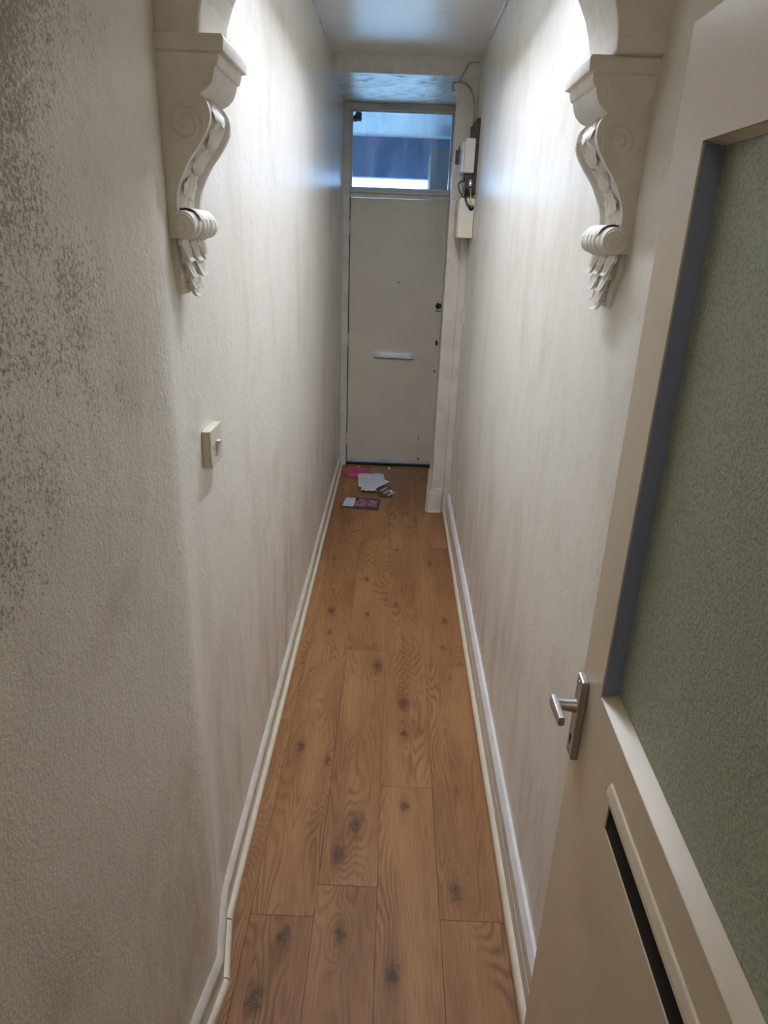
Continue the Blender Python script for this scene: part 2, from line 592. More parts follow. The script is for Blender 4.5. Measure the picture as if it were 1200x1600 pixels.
def plank_mesh(w, l):
    me = bpy.data.meshes.new('plank')
    c = 0.0006
    x0, x1, y0, y1 = GAP / 2, w - GAP / 2, GAP / 2, l - GAP / 2
    vs = [(x0, y0, -0.009), (x1, y0, -0.009), (x1, y1, -0.009), (x0, y1, -0.009),
          (x0, y0, -c), (x1, y0, -c), (x1, y1, -c), (x0, y1, -c),
          (x0 + c, y0 + c, 0), (x1 - c, y0 + c, 0), (x1 - c, y1 - c, 0), (x0 + c, y1 - c, 0)]
    fs = [(0, 3, 2, 1), (8, 9, 10, 11)]
    for a in (0, 4):
        for k in range(4):
            k2 = (k + 1) % 4
            fs.append((a + k, a + k2, a + 4 + k2, a + 4 + k))
    me.from_pydata(vs, [], fs)
    me.materials.append(M['oak'])
    return me


cache = {}
for ci in range(len(SEAMS) - 1):
    xa, xb = SEAMS[ci], SEAMS[ci + 1]
    j = JOINT[ci]
    ys = sorted([Y_BACK] + [j + k * PL for k in range(-4, 6) if Y_BACK + 0.02 < j + k * PL < Y_END - 0.02] + [Y_END])
    for ya, yb in zip(ys[:-1], ys[1:]):
        if ci < 2 and ya > 0.9:
            continue
        if ci < 2:
            yb = min(yb, 0.9)
        # keep planks inside the left wall line
        if yb - ya < 0.03 or (ci < 2 and -0.373 - 0.145 * (1.15 - ya) > xb):
            continue
        key = (round(xb - xa, 4), round(yb - ya, 4))
        if key not in cache:
            cache[key] = plank_mesh(xb - xa, yb - ya)
        po_ = bpy.data.objects.new('plank', cache[key])
        po_.location = (xa, ya, 0)
        col.objects.link(po_)
        po_.parent = fl

# ------------------------------------------------------------------ skirting boards and floor beads
lpath = [(-0.407, Y_DOOR - 0.045), (-0.406, 1.335), (-0.373, 1.15), (-0.729, Y_BACK)]
prof_l = [(-0.001, 0), (0.011, 0), (0.011, 0.068), (0.009, 0.071), (0.009, 0.074), (0.0145, 0.076), (0.0165, 0.082), (0.0155, 0.090), (0.010, 0.097), (0.003, 0.103), (-0.001, 0.104)]
bl = tag(sweep(lpath, prof_l).build('baseboard_left', 'skirt', smooth=True),
         'white moulded skirting along the left wall, kinked near the camera', 'skirting', kind='structure')
bead = [(0.010, 0), (0.025, 0), (0.0245, 0.005), (0.022, 0.010), (0.017, 0.013), (0.010, 0.0145)]
# three lengths of bead with visible mitres
sweep(lpath[:2] + [(-0.4030, 1.318)], bead).build('floor_bead', 'bead', bl, smooth=True)
sweep([(-0.4022, 1.3135), (-0.3745, 1.1585)], bead).build('floor_bead', 'bead', bl, smooth=True)
sweep([(-0.3716, 1.1590), (-0.729, Y_BACK)], bead).build('floor_bead', 'bead', bl, smooth=True)

rpath = [(0.406, Y_BACK), (0.406, 1.3), (0.408, Y_PIER - 0.002)]
prof_r = [(-0.001, 0), (0.022, 0), (0.022, 0.070), (0.0185, 0.074), (0.0185, 0.078), (0.0215, 0.080), (0.0205, 0.112), (0.019, 0.116), (-0.001, 0.118)]
br = tag(sweep(rpath, prof_r).build('baseboard_right', 'skirt', smooth=True),
         'cream skirting with a bright white top strip along the right wall', 'skirting', kind='structure')
sweep(rpath, [(-0.001, 0.1182), (0.0195, 0.1170), (0.0205, 0.123), (0.009, 0.141), (-0.001, 0.142)]).build('top_strip', 'white_gloss', br)
bead_r = [(0.021, 0), (0.037, 0), (0.0365, 0.006), (0.033, 0.011), (0.028, 0.014), (0.021, 0.0155)]
sweep([(0.406, Y_BACK), (0.406, 1.3), (0.408, Y_PIER - 0.03)], bead_r).build('floor_bead', 'bead', br, smooth=True)

# ------------------------------------------------------------------ front door, frame and transom window
fr = MB()
fr.box(-0.412, -0.360, Y_DOOR - 0.045, Y_END, 0, SOFFIT)
fr.box(0.340, 0.410, Y_DOOR - 0.035, Y_END, 0, SOFFIT)
fr.box(-0.360, 0.340, Y_DOOR - 0.040, Y_END, 2.522, SOFFIT)
fo = tag(fr.build('trim_2', 'frame', bevel=0.004), 'chipped off-white frame around the front door and transom', 'door frame', kind='structure')
MB().prism([(Y_DOOR - 0.055, 2.012), (Y_DOOR - 0.055, 2.020), (Y_DOOR - 0.02, 2.040), (Y_END, 2.040), (Y_END, 1.983), (Y_DOOR - 0.03, 1.983), (Y_DOOR - 0.03, 2.005)], -0.360, 0.340, 'x').build('transom_rail', 'frame', fo, bevel=0.002)
MB().box(-0.360, 0.340, Y_DOOR - 0.015, Y_END, 0.0, 0.013).build('threshold', 'black', fo)
w1 = MB()
gx0, gx1, gz0, gz1 = -0.360, 0.340, 2.040, 2.522
w1.box(gx0, gx0 + 0.012, Y_DOOR - 0.01, Y_DOOR + 0.04, gz0, gz1)
w1.box(gx1 - 0.012, gx1, Y_DOOR - 0.01, Y_DOOR + 0.04, gz0, gz1)
w1.box(gx0 + 0.012, gx1 - 0.012, Y_DOOR - 0.01, Y_DOOR + 0.04, gz0, gz0 + 0.010)
w1.box(gx0 + 0.012, gx1 - 0.012, Y_DOOR - 0.01, Y_DOOR + 0.04, gz1 - 0.010, gz1)
w1o = tag(w1.build('window_1', 'frame', bevel=0.002), 'dusty transom window over the front door', 'window', kind='structure')
MB().prism([(Y_DOOR + 0.034, gz0 + 0.006), (Y_DOOR + 0.038, gz0 + 0.006), (Y_DOOR + 0.004, gz1 - 0.006), (Y_DOOR, gz1 - 0.006)], gx0 + 0.008, gx1 - 0.008, 'x').build('pane', 'glass', w1o)

d1 = root('door_1', (-0.356, Y_DOOR, 0), 'plain flush beige front door with letter plate', 'door', kind='structure')
parts = []
parts.append(MB().box(-0.355, 0.339, Y_DOOR, Y_DOOR + 0.044, 0.022, 1.980).build('leaf', 'door', d1, bevel=0.002))
parts.append(MB().prism([(Y_DOOR - 0.010, 0.024), (Y_DOOR + 0.001, 0.024), (Y_DOOR + 0.001, 0.044), (Y_DOOR - 0.004, 0.041)], -0.352, 0.336, 'x').build('weather_strip', 'grey_strip', d1))
tag(parts[-1], 'grey metal weather strip')
# letter plate: a hooded, gently arched cover
hood = MB()
prof = [(0.0, 0.924), (-0.010, 0.922), (-0.020, 0.912), (-0.026, 0.895), (-0.027, 0.868), (-0.024, 0.868), (-0.020, 0.895), (-0.004, 0.912)]
nseg = 14
vs, fs = [], []
for i in range(nseg + 1):
    t = i / nseg
    x = -0.165 + 0.322 * t
    e = min(t, 1 - t) / 0.10
    k = math.sqrt(max(0.0, 1 - (1 - min(e, 1)) ** 2))
    drop = 0.018 * (1 - k)
    for (dy, z) in prof:
        vs.append((x, Y_DOOR + dy * (0.45 + 0.55 * k), min(z, 0.924 - drop) - 0.006 * t + 0.003))
n = len(prof)
for i in range(nseg):
    for j in range(n):
        fs.append((i * n + j, i * n + (j + 1) % n, (i + 1) * n + (j + 1) % n, (i + 1) * n + j))
fs += [tuple(range(n)), tuple(range(nseg * n + n - 1, nseg * n - 1, -1))]
parts.append(tag(hood.add(vs, fs).build('letter_plate', 'white_gloss', d1, smooth=True), 'white hooded letter plate'))
parts.append(MB().prism([(-0.158, 0.866), (0.150, 0.860), (0.150, 0.880), (-0.158, 0.886)], Y_DOOR - 0.006, Y_DOOR + 0.001, 'y').build('letter_slot', 'black', d1))


def disc(x, z, r, dy, mat, name, parent, n=16, sz=1.0):
    mb = MB()
    vs = [(x + r * math.cos(2 * math.pi * k / n), Y_DOOR - dy, z + sz * r * math.sin(2 * math.pi * k / n)) for k in range(n)]
    vs += [(x + r * math.cos(2 * math.pi * k / n), Y_DOOR + 0.002, z + sz * r * math.sin(2 * math.pi * k / n)) for k in range(n)]
    fs = [tuple(range(n)), tuple(range(2 * n - 1, n - 1, -1))] + [(k, (k + 1) % n, (k + 1) % n + n, k + n) for k in range(n)]
    return mb.add(vs, fs).build(name, mat, parent)


# broken latch hole with chipped edges, two keyholes, spy hole and a nail hole
lk = MB()
random.seed(3)
pts = []
for k in range(14):
    a = 2 * math.pi * k / 14
    r = 0.017 * (0.75 + 0.5 * random.random())
    pts.append((0.308 + r * math.cos(a), 1.262 + 1.35 * r * math.sin(a)))
parts.append(tag(lk.prism(pts, Y_DOOR - 0.0015, Y_DOOR + 0.002, 'y').build('latch_hole', 'black', d1), 'dark ragged hole of a missing latch'))
parts.append(MB().prism([(0.318, 1.245), (0.334, 1.245), (0.334, 1.280), (0.318, 1.280)], Y_DOOR - 0.008, Y_DOOR, 'y').build('latch_plate', 'dark', d1, bevel=0.001))
parts.append(MB().box(0.292, 0.330, Y_DOOR - 0.003, Y_DOOR, 1.222, 1.228).build('latch_scratch', 'board', d1))
parts.append(disc(0.316, 0.990, 0.011, 0.003, 'board', 'keyhole_cover', d1, sz=1.9))
parts.append(disc(0.314, 0.775, 0.010, 0.004, 'steel', 'keyhole_cover', d1, sz=1.2))
parts.append(disc(0.010, 1.420, 0.005, 0.004, 'dark', 'spy_hole', d1))
parts.append(disc(-0.002, 1.414, 0.003, 0.002, 'board', 'nail_hole', d1))
parts.append(disc(0.225, 0.062, 0.008, 0.003, 'board', 'nail_hole', d1))
parts.append(MB().prism([(0.214, 0.225), (0.219, 0.225), (0.222, 0.262), (0.219, 0.270)], Y_DOOR - 0.0012, Y_DOOR + 0.001, 'y').build('scratch', 'board', d1))
for hz in (1.783, 0.992, 0.209):
    mb = MB()
    for k in range(5):
        mb.lathe([(0.0, 0), (0.0065, 0.001), (0.0065, 0.017), (0.0, 0.018)], (-0.3575, Y_DOOR - 0.006, hz - 0.045 + k * 0.0185), (0, 0, 1), 10)
    mb.box(-0.3565, -0.345, Y_DOOR - 0.003, Y_DOOR + 0.001, hz - 0.045, hz + 0.047)
    parts.append(mb.build('hinge', 'frame', d1))
# dark shadow gap on the hinge side
parts.append(MB().box(-0.3600, -0.3552, Y_DOOR + 0.004, Y_DOOR + 0.03, 0.02, 1.983).build('rebate_gap', 'black', d1))
keep(d1, *parts)

# ------------------------------------------------------------------ outside the front door
tag(MB().box(-14, 14, Y_END + 0.12, 40, -0.16, -0.10).build('pavement', 'concrete'), 'pale paving outside the front door', 'pavement', kind='structure')
tag(MB().box(-1.2, 0.9, Y_END + 0.02, 7.60, 2.62, 2.72).build('ceiling_porch', 'porch'), 'white painted porch ceiling seen through the transom', 'ceiling', kind='structure')
tag(MB().box(-1.3, 1.4, 7.60, 7.80, 2.265, 2.95).build('wall_porch_beam', 'render'), 'grey rendered beam across the porch mouth', 'beam', kind='structure')
tag(MB().box(0.255, 0.60, 6.55, 7.45, -0.12, 2.43).box(0.243, 0.255, 6.55, 6.60, -0.12, 2.50).build('wall_porch_pillar', 'render_dark'), 'slate grey porch pillar outside at the right', 'pillar', kind='structure')
tag(MB().box(-1.3, -1.2, Y_END + 0.02, 7.60, -0.12, 2.72).build('wall_porch_left', 'render'), 'grey rendered side wall of the porch', 'wall', kind='structure')
tag(MB().box(0.9, 1.0, Y_END + 0.02, 7.60, -0.12, 2.72).build('wall_porch_right', 'render'), 'grey rendered right wall of the porch', 'wall', kind='structure')
# house wall around the door, outside
hw = MB().box(-1.3, -0.41, Y_END, Y_END + 0.1, -0.12, 2.9).box(0.405, 1.0, Y_END, Y_END + 0.1, -0.12, 2.9).box(-0.41, 0.405, Y_END, Y_END + 0.1, 2.56, 2.9)
tag(hw.build('wall_front', 'porch'), 'outer house wall around the front door', 'wall', kind='structure')
# clump of sooty cobweb in the corner of the transom
cw = MB()
random.seed(5)
for k in range(9):
    cx_, cz_, r_ = -0.338 + random.random() * 0.035, 2.475 + random.random() * 0.03, 0.012 + random.random() * 0.012
    cw.lathe([(0, -r_), (r_ * .8, -r_ * .6), (r_, 0), (r_ * .7, r_ * .7), (0, r_)], (cx_, Y_DOOR + 0.036, cz_), (random.random() - .5, random.random() - .5, 1), 7)
cw.tube([(-0.30, Y_DOOR + 0.03, 2.47), (-0.292, Y_DOOR + 0.03, 2.452)], 0.002, 5)
tag(cw.build('cobweb_clump', 'web'), 'dark sooty clump in the upper left corner of the transom', 'cobweb')

# ------------------------------------------------------------------ arch between the corbels
ax0, ax1 = -0.328, 0.330
zs, rise = 2.027, 0.25
ac = (ax0 + ax1) / 2
hwid = (ax1 - ax0) / 2
opening = [(ac + hwid * math.cos(math.pi * k / 28), zs + rise * math.sin(math.pi * k / 28)) for k in range(29)]
poly = [(0.41, zs), (0.41, CEIL + 0.01), (-0.42, CEIL + 0.01), (-0.42, zs)] + [(x, z) for x, z in reversed(opening)]
tag(MB().prism(poly, 1.285, 1.462, 'y').build('wall_arch', 'plaster', bevel=0.004), 'plain plastered arch over the hallway carried by two corbels', 'arch', kind='structure')


# ------------------------------------------------------------------ plaster corbels
def make_corbel(name, wall_x, y0, sgn, label):
    """sgn +1: projects towards +x.  p = projection, q = along y, z = height"""
    W = 0.155
    rt = root(name, (wall_x, y0 + W / 2, 1.625), label, 'corbel', 'plaster scroll corbels under the arch')

    def T(p_, q_, z_):
        return (sgn * p_, q_ - W / 2, z_ - 1.625)
    # cap: abacus slab over a cove, returned round three sides
    caps = [(0.060, 1.944, 0.000), (0.070, 1.948, 0.001), (0.080, 1.953, 0.002), (0.089, 1.962, 0.003), (0.094, 1.974, 0.004), (0.096, 1.984, 0.005),
            (0.101, 1.986, 0.006), (0.103, 1.994, 0.006), (0.104, 2.002, 0.007), (0.112, 2.004, 0.012), (0.113, 2.022, 0.012), (0.110, 2.0275, 0.010)]
    mb = MB()
    vs, fs = [], []
    for p_, z_, o_ in caps:
        vs += [T(-0.004, -o_, z_), T(p_, -o_, z_), T(p_, W + o_, z_), T(-0.004, W + o_, z_)]
    for i in range(len(caps) - 1):
        for k in range(4):
            k2 = (k + 1) % 4
            fs.append((i * 4 + k, i * 4 + k2, i * 4 + 4 + k2, i * 4 + 4 + k))
    fs += [(0, 1, 2, 3), tuple(len(caps) * 4 - 4 + k for k in range(4))]
    mb.add(vs, fs).build('cap', 'plaster', rt, bevel=0.0012, smooth=True)
    # scroll body with lipped edges and a leafy channel
    pr = smooth_path([(0.056, 1.958, 0), (0.068, 1.948, 0), (0.079, 1.937, 0), (0.0835, 1.922, 0), (0.082, 1.908, 0), (0.075, 1.892, 0), (0.062, 1.873, 0),
                      (0.043, 1.848, 0), (0.0275, 1.818, 0), (0.021, 1.795, 0), (0.020, 1.772, 0)], 6)
    ns, nt = len(pr), 41

    def front(s, t):
        i = min(int(round(s * (ns - 1))), ns - 1)
        p_, z_ = pr[i][0], pr[i][1]
        e = min(t, 1 - t)
        r = 0.0
        if e < 0.085:
            r = 0.0
        elif e < 0.13:
            r = -0.013 * (e - 0.085) / 0.045
        else:
            c = abs(t - 0.5) / 0.37
            r = -0.013 + 0.012 * math.cos(min(c, 1) * math.pi / 2) ** 1.3
            r += 0.0055 * max(0, math.sin(s * 26 - 6.5 * c)) * math.sin(min(c, 1) * math.pi)
            if c < 0.16:
                r -= 0.004 * (1 - c / 0.16)
        r *= min(1.0, s * 6 + 0.2)
        return T(max(p_ + r, 0.004), t * W, z_)
    mb = MB().grid(ns, nt, front)
    for t in (0, 1):
        vs = []
        for i in range(ns):
            vs.append(T(pr[i][0], t * W, pr[i][1]))
            vs.append(T(-0.004, t * W, pr[i][1]))
        mb.add(vs, [(2 * i, 2 * i + 1, 2 * i + 3, 2 * i + 2) for i in range(ns - 1)])
    mb.add([T(-0.004, 0, 1.772), T(0.020, 0, 1.772), T(0.020, 0, 1.73), T(-0.004, 0, 1.73),
            T(-0.004, W, 1.772), T(0.020, W, 1.772), T(0.020, W, 1.73), T(-0.004, W, 1.73)],
           [(0, 1, 2, 3), (4, 5, 6, 7), (1, 2, 6, 5), (2, 3, 7, 6)])
    body_o = mb.build('scroll_body', 'plaster', rt, smooth=True)
    # acanthus leaf running down the channel
    for q_, zc, pz, ln in ((0.5, 1.925, 0.080, 0.034), (0.5, 1.890, 0.071, 0.040), (0.5, 1.852, 0.042, 0.040), (0.5, 1.812, 0.03, 0.040)):
        mb = MB()
        vs, fs = [], []
        nl = 9
        for i in range(nl):
            a = i / (nl - 1)
            z_ = zc + ln * (0.5 - a)
            # follow the profile
            k = min(range(ns), key=lambda m_: abs(pr[m_][1] - z_))
            wq = 0.040 * math.sin(math.pi * (0.10 + 0.86 * a)) ** 0.7 * (1 + 0.15 * math.sin(a * 20))
            lift = 0.001 + 0.010 * a * a
            for b in (-1, -0.5, 0, 0.5, 1):
                vs.append(T(pr[k][0] - 0.004 + lift * (1 - 0.6 * b * b), W / 2 + b * wq, z_))
        for i in range(nl - 1):
            for b in range(4):
                fs.append((i * 5 + b, i * 5 + b + 1, i * 5 + 6 + b, i * 5 + 5 + b))
        mb.add(vs, fs).build('leaf', 'plaster', body_o, smooth=True)
    # roll (cylinder across the foot of the scroll) with bound bands
    rp, rz, rr = 0.027, 1.752, 0.0245
    prof_ = []
    for k in range(61):
        t = k / 60
        r = rr * (0.90 + 0.10 * math.sin(math.pi * t))
        if abs(t - 0.5) < 0.2:
            r *= 1.08
        r -= 0.0022 * (abs(math.sin(t * math.pi * 7)) < 0.3)
        prof_.append((r if 0 < k < 60 else r * 0.9, -0.006 + t * (W + 0.012)))
    mb = MB().lathe(prof_, (0, 0, 0), (0, 1, 0), 28)
    mb.v = [T(rp + x, y, rz + z) for x, y, z in mb.v]
    roll_o = mb.build('roll', 'plaster', rt, smooth=True)
    # small curl over the roll
    mb = MB()

    def curl(s, t):
        a = -0.4 + 2.3 * s
        r = 0.0240 + 0.0035 * abs(math.cos(t * math.pi * 3))
        return T(rp + r * math.cos(math.pi / 2 + 0.7 - a) * 1.0, W * (0.16 + 0.68 * t), rz + r * math.sin(math.pi / 2 + 0.7 - a))
    mb.grid(10, 21, curl).build('curl', 'plaster', roll_o, smooth=True)
    # acanthus drop below the roll: a solid core with overlapping curled tongues
    core = smooth_path([(0.020, 1.745, 0), (0.018, 1.715, 0), (0.017, 1.690, 0), (0.016, 1.668, 0), (0.012, 1.648, 0), (0.006, 1.634, 0)], 5)
    nd = len(core)

    def halfw(s):
        return W * (0.44 - 0.30 * s ** 1.4)

    def corefn(s, t):
        i = min(int(round(s * (nd - 1))), nd - 1)
        c = 2 * t - 1
        return T(core[i][0] * (1 - 0.35 * c * c) + 0.002 * math.cos(c * 9), W / 2 + c * halfw(s), core[i][1])
    mb = MB().grid(nd, 17, corefn)
    for t in (0, 1):
        vs = []
        for i in range(nd):
            a = corefn(i / (nd - 1), t)
            vs += [a, (sgn * -0.004, a[1], a[2])]
        mb.add(vs, [(2 * i, 2 * i + 1, 2 * i + 3, 2 * i + 2) for i in range(nd - 1)])
    core_o = mb.build('leaf_core', 'plaster', rt, smooth=True)

    def tongue(qc, z0, z1, w0, p0, p1, curl_, lean):
        """one curled leaf: qc centre across, z0 to z1 downwards, p0 root and p1 belly projection"""
        mb = MB()
        na, nb = 15, 11
        top, bot = [], []
        for i in range(na):
            a = i / (na - 1)
            wq = w0 * (math.sin(math.pi * (0.16 + 0.80 * a)) ** 0.75) * (1 + 0.10 * math.sin(a * 22))
            pc = p0 + (p1 - p0) * math.sin(a * math.pi * 0.55) + curl_ * max(0, a - 0.62) ** 2 * 6
            zc_ = z0 + (z1 - z0) * a + curl_ * 0.5 * max(0, a - 0.8) * 4
            for j in range(nb):
                b = 2 * j / (nb - 1) - 1
                fold = 0.0030 * math.cos(b * math.pi * 2) * (1 - a * 0.5) - 0.0045 * b * b - 0.0035 * math.exp(-(b / 0.16) ** 2)
                q_ = qc + b * wq + lean * a
                top.append(T(pc + fold, q_, zc_ + 0.004 * abs(b) * math.sin(a * 12)))
                bot.append(T(max(pc + fold - 0.006, -0.002), q_, zc_ + 0.004 * abs(b) * math.sin(a * 12)))
        n_ = na * nb
        fs_ = []
        for i in range(na - 1):
            for j in range(nb - 1):
                k = i * nb + j
                fs_.append((k, k + 1, k + nb + 1, k + nb))
                fs_.append((n_ + k, n_ + k + nb, n_ + k + nb + 1, n_ + k + 1))
        rim = [j for j in range(nb)] + [i * nb + nb - 1 for i in range(1, na)] + [(na - 1) * nb + j for j in range(nb - 2, -1, -1)] + [i * nb for i in range(na - 2, 0, -1)]
        for k in range(len(rim)):
            u, v = rim[k], rim[(k + 1) % len(rim)]
            fs_.append((u, n_ + u, n_ + v, v))
        mb.add(top + bot, fs_).build('leaf_tongue', 'plaster', core_o, smooth=True)
    for dq, ln_ in ((-0.052, -0.004), (0.0, 0.0), (0.052, 0.004)):
        tongue(W / 2 + dq, 1.742, 1.690, 0.024, 0.020, 0.031, 0.013, ln_)
    for dq, ln_ in ((-0.036, 0.006), (0.036, -0.006)):
        tongue(W / 2 + dq, 1.712, 1.662, 0.024, 0.017, 0.030, 0.012, ln_)
    for dq, ln_ in ((-0.018, 0.004), (0.018, -0.004)):
        tongue(W / 2 + dq, 1.690, 1.642, 0.019, 0.016, 0.026, 0.010, ln_)
    tongue(W / 2, 1.672, 1.626, 0.019, 0.014, 0.024, 0.016, 0.0)
    # volutes carved in low relief on the two sides
    for q_ in (0.0005, W - 0.0005):
        pts = []
        for k in range(40):
            a = k / 39 * 3.6 * math.pi
            r = 0.030 * (1 - k / 39 * 0.80)
            pts.append(T(0.043 + r * math.cos(a - 0.6), q_, 1.905 + r * math.sin(a - 0.6)))
        MB().tube(pts, [0.0032 - 0.0012 * k / 39 for k in range(40)], 6).build('volute', 'plaster', body_o, smooth=True)
    for q_ in (-0.006, W + 0.006):
        pts = []
        for k in range(26):
            a = k / 25 * 2.6 * math.pi
            r = 0.019 * (1 - k / 25 * 0.8)
            pts.append(T(rp + r * math.cos(a), q_, rz + r * math.sin(a)))
        MB().tube(pts, 0.002, 6).build('volute', 'plaster', roll_o, smooth=True)
    return rt


make_corbel('plaster_corbel', -0.397, 1.268, 1, 'cream plaster scroll corbel on the mould speckled left wall')
make_corbel('plaster_corbel', 0.406, 1.312, -1, 'cream plaster scroll corbel on the right wall above the glazed door')

# ------------------------------------------------------------------ light switch on the left wall
sw = root('light_switch', (-0.4065, 1.465, 1.262), 'cream single light switch on the left wall below the corbel', 'light switch')
MB().box(0, 0.016, -0.040, 0.052, 0.0, 0.082).build('pattress', 'cream_plastic', sw, bevel=0.003)
swp = MB().box(0.016, 0.0205, -0.041, 0.053, -0.001, 0.083).build('plate', 'cream_plastic', sw, bevel=0.002)
rk = MB().prism([(0.0205, 0.026), (0.0240, 0.026), (0.0305, 0.052), (0.0205, 0.052)], -0.002, 0.014, 'y')
rk.build('rocker', 'white_plastic', swp, bevel=0.001)
for yy in (-0.024, 0.036):
    MB().lathe([(0.003, 0), (0.003, 0.0008), (0, 0.001)], (0.0205, yy, 0.041), (1, 0, 0), 10).build('screw', 'steel', swp)

# small blank plate on the right wall beside the pier
pl = MB().box(0.398, 0.409, 4.255, 4.330, 1.262, 1.345).build('wall_plate', 'white_plastic', bevel=0.002)
tag(pl, 'small white plate on the right wall under the meter board', 'wall plate')
tr_ = MB().box(0.366, 0.4075, Y_PIER - 0.034, Y_PIER + 0.001, 0.0, 1.74).build('cable_trunking', 'gloss', bevel=0.003)
tag(tr_, 'cream boxed trunking running from the meter cover to the floor', 'trunking')

# ------------------------------------------------------------------ electricity meter board
mbrd = root('meter_board', (0.408, 4.30, 1.965), 'dark brown meter board with white fuse box high on the right wall', 'meter board')
parts = []
parts.append(MB().box(0.388, 0.4075, 4.185, 4.392, 1.968, 2.335).build('backboard', 'board', mbrd, bevel=0.003))
parts.append(MB().prism([(4.20, 2.235), (4.375, 2.235), (4.375, 2.315), (4.36, 2.318), (4.35, 2.268), (4.28, 2.305), (4.20, 2.318)], 0.372, 0.389, 'x').build('cable_head', 'board', mbrd, bevel=0.003))
fb = MB().box(0.334, 0.389, 4.160, 4.375, 2.070, 2.238).build('fuse_box', 'white_plastic', mbrd, bevel=0.006)
parts.append(fb)
fcv = MB().box(0.322, 0.335, 4.20, 4.34, 2.075, 2.225).build('fuse_cover', 'white_plastic', mbrd, bevel=0.004)
parts.append(fcv)
for k in range(4):
    parts.append(MB().box(0.316, 0.323, 4.215 + k * 0.03, 4.232 + k * 0.03, 2.12, 2.175).build('fuse_switch', 'steel', fcv, bevel=0.002))
ck = MB().box(0.346, 0.389, 4.175, 4.31, 1.972, 2.069)
ck.box(0.336, 0.350, 4.190, 4.28, 2.03, 2.069)
parts.append(ck.build('cutout', 'dark', mbrd, bevel=0.005))
parts.append(MB().lathe([(0, 0), (0.012, 0), (0.012, 0.03), (0.009, 0.034), (0, 0.034)], (0.376, 4.172, 2.005), (0, 0, 1), 12).build('terminal', 'chrome', mbrd, smooth=True))
parts.append(MB().lathe([(0, 0), (0.009, 0), (0.009, 0.022), (0, 0.022)], (0.334, 4.19, 2.018), (1, 0, 0), 12).build('terminal', 'steel', mbrd, smooth=True))
parts.append(MB().tube(smooth_path([(0.332, 4.185, 2.03), (0.312, 4.17, 2.015), (0.316, 4.16, 1.985), (0.332, 4.16, 1.960), (0.342, 4.165, 1.949)]), 0.0035, 7).build('wire', 'dark', mbrd, smooth=True))
keep(mbrd, *parts)
tag(MB().tube(smooth_path([(0.360, 4.168, 1.990), (0.350, 4.145, 1.965), (0.355, 4.128, 1.93), (0.371, 4.124, 1.905), (0.384, 4.132, 1.897)]), 0.0065, 8).build('tail_cable', 'dark', smooth=True),
    'thick black cable bending from the meter board into the cream cover', 'cable')
tag(MB().tube(smooth_path([(0.379, 4.160, 1.995), (0.378, 4.125, 1.960), (0.380, 4.114, 1.930), (0.390, 4.128, 1.900)]), 0.0030, 7).build('earth_wire', 'yellow', smooth=True),
    'thin yellow earth wire beside the thick black cable', 'wire')

mc = root('meter_cover', (0.405, 4.22, 1.742), 'cream plastic cover box with a cable hole below the meter board', 'cover box')
parts = []
body = []
for x_, z_ in ((0.322, 1.742), (0.405, 1.742), (0.405, 1.945), (0.330, 1.945), (0.322, 1.940)):
    body.append((x_, z_))
mcb = MB().prism(body, 4.14, 4.36, 'y').build('body', 'cream_plastic', mc, bevel=0.004)
parts.append(mcb)
parts.append(MB().prism([(0.316, 1.742), (0.3215, 1.742), (0.3215, 1.940), (0.317, 1.930)], 4.145, 4.355, 'y').build('lid', 'cream_plastic', mc, bevel=0.002))
parts.append(MB().lathe([(0, 0), (0.016, 0), (0.016, 0.002), (0, 0.002)], (0.388, 4.1395, 1.897), (0, 1, 0), 18).build('cable_hole', 'black', mcb))
parts.append(MB().tube([(0.388 + 0.0175 * math.cos(a), 4.139, 1.897 + 0.0175 * math.sin(a)) for a in [k * math.pi / 12 for k in range(25)]], 0.0022, 6).build('grommet', 'white_plastic', mcb, smooth=True))
parts.append(MB().tube([(0.317, 4.15, 1.862), (0.293, 4.15, 1.862)], 0.0016, 6).build('pin', 'steel', mc))
keep(mc, *parts)

# black fuse carrier fixed to the pier face
fc = root('fuse_carrier', (0.316, Y_PIER - 0.001, 2.125), 'small black fuse carrier fixed to the pier beside the meter board', 'fuse carrier')
parts = [MB().box(0.300, 0.334, Y_PIER - 0.022, Y_PIER - 0.0005, 2.130, 2.200).build('body', 'dark', fc, bevel=0.003),
         MB().box(0.311, 0.323, Y_PIER - 0.028, Y_PIER - 0.021, 2.138, 2.192).build('grip', 'dark', fc, bevel=0.002),
         MB().tube([(0.319, Y_PIER - 0.006, 2.199), (0.318, Y_PIER - 0.004, 2.222)], 0.0025, 6).build('wire', 'dark', fc),
         MB().tube([(0.314, Y_PIER - 0.006, 2.131), (0.313, Y_PIER - 0.004, 2.112)], 0.0025, 6).build('wire', 'chrome', fc)]
keep(fc, *parts)
kn_ = MB().lathe([(0, 0), (0.010, 0.001), (0.0125, 0.006), (0.010, 0.012), (0, 0.015)], (0.302, Y_PIER - 0.0005, 1.957), (0, -1, 0), 14).build('glint_cap', 'white_plastic', smooth=True)  # white cap modelled in place of a small glint
tag(kn_, 'tiny white cap standing for a glint on the pier left of the meter cover', 'cap')

